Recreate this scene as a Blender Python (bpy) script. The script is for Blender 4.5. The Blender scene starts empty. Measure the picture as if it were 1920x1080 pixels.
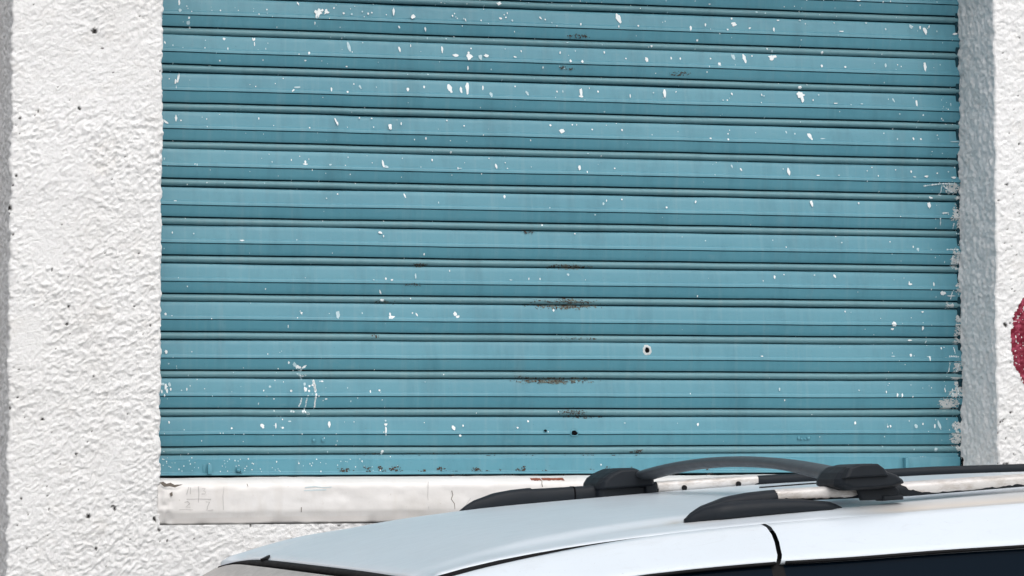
import bpy, math, random
import numpy as np
from mathutils import Matrix, Vector

S = bpy.context.scene
COL = S.collection
rnd = random.Random(7)

# ------------------------------------------------------------------ camera
F_PX = 5000.0                                   # focal length in pixels of a 1920 px wide frame
TH = math.atan(0.234); PH = math.atan(241 / F_PX)
CAM = np.array([0.0, -6.27, 1.9])
FW = np.array([math.sin(TH) * math.cos(PH), math.cos(TH) * math.cos(PH), math.sin(PH)])
RT = np.array([math.cos(TH), -math.sin(TH), 0.0]); UP = np.cross(RT, FW)
cd = bpy.data.cameras.new('camera'); cam = bpy.data.objects.new('camera', cd); COL.objects.link(cam)
cd.sensor_width = 36; cd.lens = 36 * F_PX / 1920; cd.clip_start = 0.05; cd.clip_end = 500
M = Matrix.Identity(4)
for i in range(3):
    M[i][0], M[i][1], M[i][2], M[i][3] = RT[i], UP[i], -FW[i], CAM[i]
cam.matrix_world = M
S.camera = cam

# ------------------------------------------------------------------ light
SUN_EL, SUN_AZ = math.radians(50), math.radians(6)      # azimuth: from the wall's normal towards the right
sdir = Vector((math.sin(SUN_AZ) * math.cos(SUN_EL), -math.cos(SUN_AZ) * math.cos(SUN_EL), math.sin(SUN_EL)))
w = bpy.data.worlds.new('World'); S.world = w; w.use_nodes = True
wn = w.node_tree
sky = wn.nodes.new('ShaderNodeTexSky'); sky.sky_type = 'NISHITA'; sky.sun_disc = False
sky.sun_elevation = SUN_EL; sky.sun_rotation = math.pi - SUN_AZ
sky.air_density = 1.0; sky.dust_density = 3.5; sky.ozone_density = 1.0
bg = wn.nodes['Background']; bg.inputs[1].default_value = 0.15
hs = wn.nodes.new('ShaderNodeHueSaturation'); hs.inputs['Saturation'].default_value = 0.45   # a milky overcast sky
wn.links.new(sky.outputs[0], hs.inputs['Color']); wn.links.new(hs.outputs[0], bg.inputs[0])
sl = bpy.data.lights.new('sun', 'SUN'); sl.energy = 0.95; sl.angle = math.radians(80); sl.color = (1, 0.96, 0.90)
so = bpy.data.objects.new('sun', sl); COL.objects.link(so)
so.rotation_euler = sdir.to_track_quat('Z', 'Y').to_euler(); so.location = (3, -8, 9)
S.view_settings.view_transform = 'Standard'; S.view_settings.look = 'None'
S.view_settings.exposure = 0.29; S.view_settings.gamma = 1

# ------------------------------------------------------------------ helpers
def on_plane(px, py, y=0.0):
    """world x, z of a photo pixel on the vertical plane at depth y"""
    r = FW + RT * (px - 960) / F_PX - UP * (py - 540) / F_PX
    t = (y - CAM[1]) / r[1]
    p = CAM + r * t
    return float(p[0]), float(p[2])

class Noise:
    def __init__(s, seed): s.t = np.random.RandomState(seed).rand(256, 256) * 2 - 1
    def __call__(s, x, y):
        x = np.asarray(x, float); y = np.asarray(y, float)
        xi = np.floor(x).astype(int); yi = np.floor(y).astype(int)
        fx = x - xi; fy = y - yi
        fx = fx * fx * fx * (fx * (fx * 6 - 15) + 10); fy = fy * fy * fy * (fy * (fy * 6 - 15) + 10)
        g = lambda a, b: s.t[a & 255, b & 255]
        a = g(xi, yi) * (1 - fx) + g(xi + 1, yi) * fx
        b = g(xi, yi + 1) * (1 - fx) + g(xi + 1, yi + 1) * fx
        return a * (1 - fy) + b * fy
N = [Noise(i + 11) for i in range(12)]

def sstep(a, b, x): 
    t = np.clip((np.asarray(x, float) - a) / (b - a), 0, 1); return t * t * (3 - 2 * t)

def link(name, me, mat=None, parent=None, smooth=True):
    o = bpy.data.objects.new(name, me); COL.objects.link(o)
    if mat is not None:
        for m in (mat if isinstance(mat, (list, tuple)) else [mat]): me.materials.append(m)
    if smooth: me.polygons.foreach_set('use_smooth', [True] * len(me.polygons))
    if parent is not None: o.parent = parent
    return o

def mesh(name, v, f, mat=None, parent=None, smooth=True, midx=None):
    me = bpy.data.meshes.new(name)
    me.from_pydata([tuple(map(float, p)) for p in v], [], [tuple(map(int, q)) for q in f]); 
    if midx is not None: me.polygons.foreach_set('material_index', list(midx))
    me.update()
    return link(name, me, mat, parent, smooth)

def qmesh(name, V, Q, mat=None, parent=None, smooth=True, midx=None):
    """fast quad mesh from arrays"""
    V = np.asarray(V, np.float32).reshape(-1, 3); Q = np.asarray(Q, np.int32).reshape(-1, 4)
    me = bpy.data.meshes.new(name)
    me.vertices.add(len(V)); me.vertices.foreach_set('co', V.ravel())
    me.loops.add(Q.size); me.loops.foreach_set('vertex_index', Q.ravel())
    me.polygons.add(len(Q)); me.polygons.foreach_set('loop_start', np.arange(0, Q.size, 4, dtype=np.int32))
    if midx is not None: me.polygons.foreach_set('material_index', np.asarray(midx, np.int32))
    me.update(calc_edges=True); me.validate()
    return link(name, me, mat, parent, smooth)

def gridq(nr, nc, off=0, flip=False):
    i = np.arange(nr - 1)[:, None] * nc + np.arange(nc - 1)[None, :] + off
    q = np.stack([i, i + 1, i + nc + 1, i + nc], -1).reshape(-1, 4)
    return q[:, ::-1] if flip else q

def loft(name, rings, mat, parent, smooth=True, cap=True):
    rings = [list(r) for r in rings]; n = len(rings[0]); v = [p for r in rings for p in r]; f = []
    for a in range(len(rings) - 1):
        for b in range(n):
            c = (b + 1) % n
            f.append((a * n + b, a * n + c, (a + 1) * n + c, (a + 1) * n + b))
    if cap:
        f.append(tuple(range(n))[::-1]); f.append(tuple((len(rings) - 1) * n + i for i in range(n)))
    return mesh(name, v, f, mat, parent, smooth)

def bevel(o, wd=0.003, seg=2, ang=35):
    m = o.modifiers.new('bevel', 'BEVEL'); m.width = wd; m.segments = seg; m.limit_method = 'ANGLE'; m.angle_limit = math.radians(ang)
    return o

def box(name, x0, x1, y0, y1, z0, z1, mat, parent, bv=0.0):
    v = [(x, y, z) for x in (x0, x1) for y in (y0, y1) for z in (z0, z1)]
    f = [(0, 1, 3, 2), (4, 6, 7, 5), (0, 4, 5, 1), (2, 3, 7, 6), (0, 2, 6, 4), (1, 5, 7, 3)]
    o = mesh(name, v, f, mat, parent, bv > 0)
    return bevel(o, bv) if bv else o

def empty(name, loc=(0, 0, 0)):
    o = bpy.data.objects.new(name, None); o.location = loc; o.empty_display_size = .2; COL.objects.link(o); return o

def tag(o, label=None, cat=None, group=None, kind=None):
    for k, x in (('label', label), ('category', cat), ('group', group), ('kind', kind)):
        if x: o[k] = x
    return o

# ------------------------------------------------------------------ materials
class MB:
    def __init__(s, name):
        s.m = bpy.data.materials.new(name); s.m.use_nodes = True; s.t = s.m.node_tree
        s.b = s.t.nodes['Principled BSDF']; s.tc = None
    def n(s, typ, **kw):
        x = s.t.nodes.new(typ)
        for k, v in kw.items(): setattr(x, k, v)
        return x
    def l(s, a, b): s.t.links.new(a, b)
    def coord(s, scale=(1, 1, 1)):
        if s.tc is None: s.tc = s.n('ShaderNodeTexCoord')
        mp = s.n('ShaderNodeMapping'); mp.inputs['Scale'].default_value = scale
        s.l(s.tc.outputs['Object'], mp.inputs[0]); return mp.outputs[0]
    def noise(s, scale, detail=4, rough=.55, stretch=(1, 1, 1), dist=0):
        x = s.n('ShaderNodeTexNoise'); x.inputs['Scale'].default_value = scale; x.inputs['Detail'].default_value = detail
        x.inputs['Roughness'].default_value = rough; x.inputs['Distortion'].default_value = dist
        s.l(s.coord(stretch), x.inputs['Vector']); return x.outputs[0]
    def ramp(s, fac, stops):
        r = s.n('ShaderNodeValToRGB'); e = r.color_ramp.elements
        while len(e) < len(stops): e.new(.5)
        for i, (p, c) in enumerate(stops):
            e[i].position = p; e[i].color = (c, c, c, 1) if isinstance(c, (int, float)) else (*c, 1)
        s.l(fac, r.inputs[0]); return r.outputs[0]
    def mix(s, fac, a, b):
        x = s.n('ShaderNodeMix', data_type='RGBA')
        for so_, v in ((x.inputs[0], fac), (x.inputs[6], a), (x.inputs[7], b)):
            if isinstance(v, (int, float)): so_.default_value = v
            elif isinstance(v, tuple): so_.default_value = (*v, 1)
            else: s.l(v, so_)
        return x.outputs[2]
    def set(s, col=None, rough=None, metal=None, spec=None, coat=None, coat_rough=None):
        for k, v in (('Base Color', col), ('Roughness', rough), ('Metallic', metal), ('Specular IOR Level', spec), ('Coat Weight', coat), ('Coat Roughness', coat_rough)):
            if v is None: continue
            i = s.b.inputs[k]
            if isinstance(v, tuple): i.default_value = (*v, 1)
            elif isinstance(v, (int, float)): i.default_value = v
            else: s.l(v, i)
        return s
    def bump(s, h, strength=.3, dist=.002):
        x = s.n('ShaderNodeBump'); x.inputs['Strength'].default_value = strength; x.inputs['Distance'].default_value = dist
        s.l(h, x.inputs['Height']); s.l(x.outputs[0], s.b.inputs['Normal']); return s

def simple(name, col, rough=.5, metal=0, spec=.5, var=.12, scale=40, coat=None):
    b = MB(name); nz = b.noise(scale, 5)
    d = tuple(c * (1 - var) for c in col); u = tuple(min(1, c * (1 + var)) for c in col)
    b.set(b.mix(nz, d, u), b.ramp(nz, [(.3, max(0, rough - .06)), (.7, min(1, rough + .06))]), metal, spec, coat)
    return b.m

# white rough stucco, smooth paint layers, small dark pits carried as an attribute
b = MB('white_stucco')
big = b.noise(2.2, 5, .6); mid = b.noise(14, 5, .6)
c = b.mix(b.ramp(big, [(.35, 0), (.7, 1)]), (.775, .775, .768), (.81, .812, .81))
c = b.mix(b.ramp(mid, [(.56, 0), (.75, .35)]), c, (.70, .67, .63))
c = b.mix(b.ramp(b.noise(120, 4, .65), [(.56, 0), (.74, .30)]), c, (.52, .51, .49))
c = b.mix(b.ramp(b.noise(3.5, 6, .7, (2.2, 2.2, .5)), [(.52, 0), (.74, .30)]), c, (.62, .60, .57))
at = b.n('ShaderNodeAttribute'); at.attribute_name = 'pit'
c = b.mix(at.outputs['Fac'], c, (.018, .017, .016))
b.set(c, .82, spec=.25); b.bump(b.noise(170, 6, .7), .95, .0032); M_STUCCO = b.m

b = MB('smooth_white_plaster')
nz = b.noise(3, 5, .6, (1, 1, 3)); sp = b.noise(60, 4, .7)
c = b.mix(b.ramp(nz, [(.35, 0), (.7, 1)]), (.67, .65, .625), (.77, .76, .75))
c = b.mix(b.ramp(sp, [(.66, 0), (.74, .6)]), c, (.50, .46, .41))
c = b.mix(b.ramp(b.noise(11, 5, .65, (1.6, 1, .35)), [(.52, 0), (.75, .5)]), c, (.60, .565, .52))
b.set(c, .6, spec=.35); b.bump(b.noise(120, 4), .25, .001); M_SILL = b.m

b = MB('bare_grey_beam_edge')
nz = b.noise(5, 5, .6, (1, 1, 4))
b.set(b.mix(nz, (.66, .635, .61), (.74, .715, .69)), .7, spec=.25); b.bump(b.noise(90, 4), .3, .001); M_SILLEDGE = b.m

def teal(name, c0, c1, dust, rough):
    b = MB(name)
    nz = b.noise(2.3, 6, .6, (1, 1, 2.2)); st = b.noise(9, 5, .65, (6, 1, .35)); fine = b.noise(70, 4, .7, (.35, 1, 1))
    c = b.mix(b.ramp(nz, [(.3, 0), (.72, 1)]), c0, c1)
    c = b.mix(b.ramp(st, [(.52, 0), (.8, .38)]), c, dust)
    c = b.mix(b.ramp(fine, [(.58, 0), (.8, .28)]), c, dust)
    c = b.mix(b.ramp(b.noise(4, 6, .7, (3, 1, .8)), [(.50, 0), (.75, .5)]), c, tuple(v * .62 for v in c0))
    c = b.mix(b.ramp(b.noise(240, 3, .6), [(.66, 0), (.74, .45)]), c, tuple(v * .45 for v in c0))
    b.set(c, b.ramp(fine, [(.3, rough - .07), (.7, rough + .1)]), spec=.4)
    b.bump(b.noise(110, 3), .12, .0008)
    return b.m
M_TEAL = teal('teal_shutter_paint', (.070, .232, .300), (.094, .272, .340), (.185, .31, .350), .42)
M_BEAD = teal('worn_teal_bead_paint', (.105, .235, .275), (.13, .268, .305), (.23, .29, .295), .46)
M_GROOVE = simple('dark_slat_joint', (.012, .045, .062), .7, spec=.1)
M_WHITEPAINT = simple('white_paint_drops', (.72, .77, .78), .55, var=.12, scale=220)
M_THINPAINT = simple('thin_white_paint_film', (.40, .55, .60), .55, var=.25, scale=200)
M_GREYPAINT = simple('dirty_white_paint_smear', (.50, .53, .53), .7, var=.3, scale=160)
M_RUST = simple('rust_and_grime', (.062, .044, .033), .85, spec=.1, var=.65, scale=120)
M_RUSTLT = simple('pale_worn_metal', (.125, .150, .135), .8, spec=.1, var=.5, scale=150)
M_BLACK = simple('black_void', (.004, .004, .005), .9, spec=.05)
M_CRACK = simple('dark_crack', (.16, .14, .12), .9, spec=.05)
M_PENCIL = simple('faint_pencil', (.50, .49, .48), .9, spec=.05)
M_BRICK = simple('exposed_red_brick', (.25, .085, .055), .85, spec=.1, var=.4, scale=120)
M_BLUEP = simple('pale_blue_paint_rub', (.60, .68, .70), .8, spec=.1, var=.1)
b = MB('dark_red_spray_paint')
nz = b.noise(70, 5, .65)
b.set(b.mix(b.ramp(nz, [(.47, 0), (.66, 1)]), (.15, .003, .018), (.38, .06, .11)), .6, spec=.3); M_RED = b.m

b = MB('white_car_paint')
nz = b.noise(5, 6, .65); fn = b.noise(45, 5, .7, (.5, 1, 1))
c = b.mix(b.ramp(nz, [(.45, 0), (.8, .5)]), (.60, .66, .71), (.54, .59, .63))
c = b.mix(b.ramp(fn, [(.6, 0), (.8, .3)]), c, (.50, .51, .51))
c = b.mix(b.ramp(b.noise(420, 2, .6), [(.70, 0), (.76, .5)]), c, (.20, .20, .19))
c = b.mix(b.ramp(b.noise(14, 6, .75, (1, 3, 1), 1.5), [(.56, 0), (.64, .16), (.70, 0)]), c, (.42, .44, .45))
at = b.n('ShaderNodeAttribute'); at.attribute_name = 'rub_and_ditch_shade'
c = b.mix(at.outputs['Fac'], c, (.48, .40, .31))  # brown rub mark on the roof, plus shade painted along its ditch
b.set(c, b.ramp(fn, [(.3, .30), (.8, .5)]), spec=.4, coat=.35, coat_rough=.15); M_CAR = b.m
M_PLASTIC = simple('weathered_black_plastic', (.009, .0125, .017), .55, spec=.24, var=.25, scale=60)
M_PLASTIC2 = simple('grey_faded_plastic_bar', (.045, .052, .060), .46, spec=.45, var=.25, scale=30)
M_RUBBER = simple('black_rubber', (.008, .008, .009), .65, spec=.12)
b = MB('peeling_silver_film')
nz = b.noise(60, 5, .7, (.4, 1, 1))
b.set(b.mix(b.ramp(nz, [(.45, 0), (.75, 1)]), (.60, .585, .57), (.33, .29, .25)), .40, .25, .5); M_SILVER = b.m
b = MB('windscreen_dust_and_reflection')
nz = b.noise(26, 8, .75, (1, .45, 1), 1.2)
b.set(b.mix(b.ramp(nz, [(.3, 0), (.75, 1)]), (.27, .255, .24), (.50, .475, .45)), .35, spec=.4); M_WS = b.m  # mottled grey base holds dust and the bright reflection painted into the glass
b = MB('dark_tinted_glass'); b.set((.0025, .007, .0135), .06, spec=.03); M_GLASS = b.m
M_TYRE = simple('tyre_rubber', (.02, .02, .02), .8, spec=.2)
M_RIM = simple('alloy_rim', (.5, .5, .5), .35, .8)
b = MB('asphalt'); nz = b.noise(160, 5, .7); b.set(b.mix(nz, (.035, .035, .036), (.075, .073, .07)), .9, spec=.2); b.bump(nz, .5, .004); M_ASPH = b.m
b = MB('concrete'); nz = b.noise(20, 6, .7); b.set(b.mix(nz, (.25, .24, .23), (.36, .35, .33)), .9, spec=.2); b.bump(b.noise(120, 4), .3, .002); M_CONC = b.m

# ------------------------------------------------------------------ the street plane (it climbs to the right and falls to the kerb)
PITCH, YAW, ROLL = math.radians(1.5), math.radians(6.0), math.radians(1.2635)
cu = np.array([math.cos(YAW) * math.cos(PITCH), math.sin(YAW) * math.cos(PITCH), math.sin(PITCH)])
cv = np.array([math.sin(YAW) * math.cos(ROLL), -math.cos(YAW) * math.cos(ROLL), math.sin(ROLL)])
cv = cv - cu * (cv @ cu); cv /= np.linalg.norm(cv)
cw = np.cross(cv, cu); cw = cw if cw[2] > 0 else -cw
RIDE = 1.70
C_ORG = np.array([1.14084, -1.81611, 1.73288]) - cw * RIDE
ra, rb = -cw[0] / cw[2], -cw[1] / cw[2]
def road_z(x, y): return C_ORG[2] + ra * (x - C_ORG[0]) + rb * (y - C_ORG[1])

def slab(name, x0, x1, y0, y1, up, mat, thick=.2):
    v = [(x, y, road_z(x, y) + up - d) for x in (x0, x1) for y in (y0, y1) for d in (0, thick)]
    f = [(0, 1, 3, 2), (4, 6, 7, 5), (0, 4, 5, 1), (2, 3, 7, 6), (0, 2, 6, 4), (1, 5, 7, 3)]
    return tag(mesh(name, v, f, mat, None, False), kind='structure')
slab('road', -60, 60, -60, 30, 0, M_ASPH)
slab('sidewalk', -30, 30, -0.40, 0.5, .10, M_CONC)
slab('kerb', -30, 30, -0.52, -0.403, .103, M_CONC)

# ------------------------------------------------------------------ stucco wall
XL, XO0, XO1, XR = 0.262, 0.600, 2.623, 6.5          # pier left corner, opening left, opening right, far end
YF = -0.23                                            # stucco face
ZB, ZH, ZO, ZT = -0.7, 1.656, 3.22, 4.6               # foot, opening bottom, opening top, wall top

PITS = [(177,58,7),(192,90,3),(148,204,4),(131,187,2),(72,209,3),(37,222,3),(30,330,3),(22,347,4),(210,336,3),(260,475,3),
 (129,575,3),(125,608,3),(97,506,3),(282,610,3),(36,692,3),(175,706,4),(80,786,4),(143,851,4),(215,955,6),(212,949,4),
 (165,968,5),(40,935,3),(290,973,6),(297,993,4),(20,390,6),(17,400,5),(24,440,3),(180,1028,4),(32,985,3),(70,1010,2),(245,612,2),(131,626,2),(104,654,2),
 (33,745,2),(18,765,4),(67,863,2),(164,829,2),(300,1015,2),(363,1010,3),(313,1014,3),(635,986,4),(470,985,3),(545,1011,2),
 (1887,346,4),(1873,376,4),(1907,322,2),(1886,609,6),(1894,607,3),(1896,773,4),(1883,786,3),(1876,791,3),(1880,790,2),
 (1870,869,4),(1882,871,4),(1888,870,4),(1895,680,2),(1872,812,3),(1902,546,2),(1890,430,2),(1884,456,2),(1896,462,2),(1905,478,2),(1912,400,2),(1915,340,2),(1886,822,2),(1900,850,2),(1909,180,2),(1902,205,2),(1893,250,2),(1911,270,3)]
PW = []
for (px, py, r) in PITS:
    x, z = on_plane(px, py, YF); PW.append((x, z, r * .00074))
for i in range(150):                                   # unmeasured pinholes
    x = rnd.uniform(2.64, 2.78) if i < 95 else rnd.uniform(XL, XO0); PW.append((x, rnd.uniform(1.5, 3.0), rnd.uniform(.0008, .0016)))

SMOOTHED = [on_plane(a, b_, YF) + (r,) for a, b_, r in ((55, 640, .04), (45, 600, .035), (150, 320, .03), (95, 290, .03), (205, 870, .03), (230, 30, .03), (90, 470, .03))]
def front_h(x, z):
    """height of the stucco above the wall face, metres"""
    x = np.asarray(x, float); z = np.asarray(z, float)
    wx = x + .004 * N[0](x * 40, z * 40); wz = z + .004 * N[1](x * 40, z * 40)
    rz = wz - .35 * wx                                  # the trowel strokes run slightly downhill
    def rot(k, a, sx, sz, ox=0):
        c_, s_ = math.cos(a), math.sin(a)
        return N[k]((wx * c_ - rz * s_) * sx + ox, (wx * s_ + rz * c_) * sz + ox * 1.7)
    n1 = rot(2, .35, 46, 62); n2 = .75 * rot(3, -.5, 88, 112) + .55 * rot(4, .7, 105, 128, 3.1); n3 = .7 * rot(4, .25, 200, 235) + .6 * rot(8, -.6, 165, 215, 9.3); n0 = N[5](x * 9, z * 9)
    ridge = 1 - np.abs(n1) * 1.7
    amp = .75 + .5 * N[6](x * 6, z * 6)
    for (sx, sz, sr) in SMOOTHED:
        amp = amp * (1 - .75 * np.exp(-((x - sx) ** 2 + ((z - sz) * .6) ** 2) / (sr * sr)))
    low = sstep(1.66, 1.60, z)
    amp = amp * (1 + .35 * low)
    n4 = rot(10, .5, 118, 150, 7); n5 = rot(11, -.25, 66, 135, 5)
    h = amp * (.0013 * ridge + .0024 * np.maximum(n2, -.3) + .0021 * n3 + .0026 * np.abs(n4) + .0012 * np.maximum(n5, 0) - .0030 * np.maximum(0, rot(9, .15, 175, 215, 2.2) - .2)) + .0015 * n0
    right = sstep(2.55, 2.62, x)
    hr = .0013 * rot(7, .3, 100, 120) + .0012 * N[8](x * 30, z * 30) + .0010 * rot(4, -.4, 190, 200) + .0022 * np.minimum(0, N[9](x * 130, z * 130) + .25)
    return h * (1 - right) + hr * right
def pits(x, z):
    p = np.zeros_like(x); 
    for (a, b_, r) in PW:
        m = (np.abs(x - a) < 4 * r) & (np.abs(z - b_) < 4 * r)
        if m.any():
            xs, zs = x[m], z[m]
            d = np.hypot((xs - a) * (1 + .3 * math.sin(a * 999)), (zs - b_) * (1 + .3 * math.cos(b_ * 777))) + r * .45 * N[9](xs * 400, zs * 400)
            p[m] = np.maximum(p[m], 1 - sstep(r * .55, r * 1.35, d))
    return p
def edge_jit(z, k): return .0022 * N[k](z * 30 + k, z * 0) + (.0024 if k != 5 else .0014) * N[k](z * 85, z * 0 + 3.3) + (.0012 if k != 5 else .0004) * N[k](z * 210, z * 0 + 5.3)

def ax(*segs):
    out = []
    for a, b_, st in segs:
        n = max(1, round((b_ - a) / st)); out += list(np.linspace(a, b_, n, endpoint=False))
    return np.array(out + [segs[-1][1]])
gx = ax((XL, XO0, .0024), (XO0, 1.45, .0032), (1.45, XO1, .03), (XO1, 2.78, .0024), (2.78, 3.4, .005), (3.4, XR, .08))
gz = ax((ZB, 1.36, .06), (1.36, ZH, .0026), (ZH, 2.97, .0026), (2.97, ZO, .03), (ZO, ZT, .06))
X, Z = np.meshgrid(gx, gz)
H = front_h(X, Z)
dl = np.abs(X - XL); do0 = np.where(Z >= ZH - 1e-6, np.abs(X - XO0), 1); do1 = np.where(Z >= ZH - 1e-6, np.abs(X - XO1), 1)
def rnd_edge(d, r): t = np.clip(1 - d / r, 0, 1); return r * (1 - np.sqrt(1 - t * t))
Yb = rnd_edge(np.minimum(dl, do1), .006) + rnd_edge(do0, .005)
P = pits(X, Z)
Y = YF - H + Yb * .8 + .0035 * P
Xd = X + edge_jit(Z, 3) * np.exp(-dl / .012) + (edge_jit(Z, 4) - .001) * np.exp(-do0 / .012) * (do0 < .2) + edge_jit(Z, 5) * np.exp(-do1 / .012) * (do1 < .2)
V = np.stack([Xd, Y, Z], -1).reshape(-1, 3)
nr, nc = X.shape
Q = gridq(nr, nc)
cx = X[:-1, :-1] + np.diff(X, axis=1)[:-1] / 2; cz = Z[:-1, :-1] + np.diff(Z, axis=0)[:, :-1] / 2
hole = ((cx > XO0) & (cx < XO1) & (cz > ZH) & (cz < ZO)).ravel()
Q = Q[~hole]
vs = [V]; qs = [Q]; ps = [P.ravel()]; off = len(V)
def strip(col, x0, depths, side, amp):
    """return face of a pier: its first column is the front grid's edge column"""
    global off
    e = V.reshape(nr, nc, 3)[:, col]
    t = np.array(depths)[None, :]; zz = e[:, 2][:, None] + 0 * t
    yy = e[:, 1][:, None] + t
    dsp = amp * (N[7](yy * 95 + zz * 14, zz * 48) * .0021 + N[8](yy * 40 + zz * 9, zz * 20) * .0018 + N[4](yy * 170 - zz * 20, zz * 130) * .0022 + N[11](yy * 130 + zz * 30, zz * 105) * .0018 + .002 * np.minimum(0, N[10](yy * 110, zz * 90) + .3))
    xx = x0 + (e[:, 0][:, None] - x0) * np.exp(-t / .02) + side * dsp * np.minimum(1, t / .008)
    if col == C1: xx = xx + .0035 * N[6](zz * 20, zz * 0 + 1.5) * sstep(.17, .24, t)
    vs.append(np.stack([xx, yy, zz], -1).reshape(-1, 3)); n = t.shape[1]
    q = gridq(nr, n, off, flip=side > 0)
    ps.append(np.zeros(nr * n)); off += nr * n
    return q
C0 = int(np.argmin(np.abs(gx - XO0))); C1 = int(np.argmin(np.abs(gx - XO1)))
zrow = (gz[:-1] + gz[1:]) / 2
fine = list(np.linspace(0, .29, 75)) + [.32, .7]
q = strip(C1, XO1, fine, -1, 1.0); n = len(fine); keep = np.repeat((zrow > ZH) & (zrow < ZO), n - 1); qs.append(q[keep])
crs = [0, .003, .008, .016, .03, .06, .12, .25, .7]
q = strip(C0, XO0, crs, 1, .6); n = len(crs); keep = np.repeat((zrow > ZH) & (zrow < ZO), n - 1); qs.append(q[keep])
lft = list(np.linspace(0, .87, 175)) + [1.2]
qs.append(strip(0, XL, lft, -1, 1.3))
# lintel soffit, shelf under the beam, back of the niche, wall top and back
def quad(*pts):
    global off
    vs.append(np.array(pts)); qs.append(np.array([[off, off + 1, off + 2, off + 3]])); ps.append(np.zeros(4)); off += 4
quad((XO0 - .01, YF, ZO), (XO0 - .01, .46, ZO), (XO1 + .01, .46, ZO), (XO1 + .01, YF, ZO))
quad((XO0 - .01, YF + .012, ZH), (XO1 + .01, YF + .012, ZH), (XO1 + .01, .46, ZH), (XO0 - .01, .46, ZH))
quad((XO0 - .02, .45, ZH - .02), (XO1 + .02, .45, ZH - .02), (XO1 + .02, .45, ZO + .02), (XO0 - .02, .45, ZO + .02))
quad((XL, YF + .01, ZT), (XR, YF + .01, ZT), (XR, .96, ZT), (XL, .96, ZT))
quad((XL, .96, ZB), (XL, .96, ZT), (XR, .96, ZT), (XR, .96, ZB))
quad((XR, YF, ZB), (XR, .96, ZB), (XR, .96, ZT), (XR, YF, ZT))
wall = qmesh('stucco_wall', np.concatenate(vs), np.concatenate(qs), M_STUCCO)
a_ = wall.data.attributes.new('pit', 'FLOAT', 'POINT'); a_.data.foreach_set('value', np.concatenate(ps).astype(np.float32))
tag(wall, 'rough white stucco wall with two thick piers framing the teal shutter', 'wall')

# neighbouring grey wall set back beyond the left pier
nb = box('neighbour_wall', -8, XL - .004, .62, .9, ZB, ZT, M_CONC, None)
tag(nb, 'set-back grey wall at the left edge, beyond the white pier', 'wall')

# concrete beam under the shutter
def sill_mesh():
    sx = ax((XO0 - .006, .66, .003), (.66, 1.5, .006), (1.5, XO1 + .004, .02))
    prof = [(.40, 1.757), (.0, 1.757), (-.10, 1.757), (-.195, 1.7565), (-.205, 1.7555), (-.226, 1.749), (-.233, 1.7455), (-.2352, 1.742)]
    prof += [(-.2356, z) for z in np.linspace(1.736, 1.690, 12)] + [(-.2354, 1.685), (-.2345, 1.682), (-.2320, 1.672), (-.2295, 1.662), (-.2285, 1.658), (-.215, 1.655), (-.10, 1.655)]
    p = np.array(prof); Xs = np.repeat(sx[None], len(p), 0); Ys = np.repeat(p[:, :1], len(sx), 1); Zs = np.repeat(p[:, 1:], len(sx), 1)
    le = sstep(.640, .612, Xs)                                       # the smeared, uneven end against the pier
    Ys = Ys - .0011 * N[2](Xs * 18, Zs * 40) - .0006 * N[3](Xs * 60, Zs * 60) + le * (.0035 + .0035 * N[4](Xs * 110, Zs * 110)) * (Ys < -.19)
    Ys = Ys + .007 * np.maximum(0, N[7](Xs * 42, Zs * 90) - .35) * sstep(1.738, 1.746, Zs) * (Ys < -.19) + .005 * np.maximum(0, N[8](Xs * 36, Zs * 70) - .3) * sstep(1.672, 1.660, Zs) * (Ys < -.19)
    chip = np.exp(-((Xs - .628) / .022) ** 2 - ((Zs - 1.745) / .008) ** 2)
    Ys = Ys + .014 * chip * (Ys < -.19)
    Zs = Zs + .0012 * N[5](Xs * 9, Zs * 0) + .0006 * N[6](Xs * 45, Zs * 3)
    idx = np.zeros((len(p) - 1, len(sx) - 1), int); idx[22:25, :] = 1; idx[:, sx[:-1] < .626] = 0
    return np.stack([Xs, Ys, Zs], -1), gridq(len(p), len(sx), flip=True), idx.ravel()
sv, sq, si = sill_mesh()
sill = qmesh('sill_beam', sv, sq, [M_SILL, M_SILLEDGE], wall, midx=si)
sill['label'] = 'smooth painted concrete beam under the shutter'

def ribbon(name, pts, wd, mat, parent, y=-.2364, conv=True):
    p = [on_plane(a, b_, y) for a, b_ in pts] if conv else pts
    v = []; f = []
    for i, (x, z) in enumerate(p):
        a = p[max(0, i - 1)]; b2 = p[min(len(p) - 1, i + 1)]; dx, dz = b2[0] - a[0], b2[1] - a[1]; L = math.hypot(dx, dz) or 1
        ww = wd * (.6 + .8 * rnd.random()) / 2
        v += [(x - dz / L * ww, y, z + dx / L * ww), (x + dz / L * ww, y, z - dx / L * ww)]
        if i: k = 2 * i; f.append((k - 2, k - 1, k + 1, k))
    return v, f
def ribbons(name, lines, wd, mat, parent, y=-.2366):
    V_, F_ = [], []
    for ln in lines:
        v, f = ribbon('', ln, wd, mat, parent, y); o_ = len(V_); V_ += v; F_ += [tuple(i + o_ for i in q) for q in f]
    return mesh(name, V_, F_, mat, parent, False)
for ln in ([(847, 920), (849, 928), (846, 936), (852, 944), (853, 955)], [(1016, 901), (1016, 906), (1017, 913)], [(803, 903), (802, 930), (804, 955)], [(565, 951), (565, 960)], [(463, 907), (465, 912)], [(869, 955), (876, 943), (883, 934)], [(420, 912), (418, 930), (419, 956)]):
    ribbons('crack', [ln], .0013 if ln[0][0] not in (803, 420, 869) else .0009, M_CRACK if ln[0][0] not in (803, 420, 869) else M_PENCIL, sill)
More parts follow.
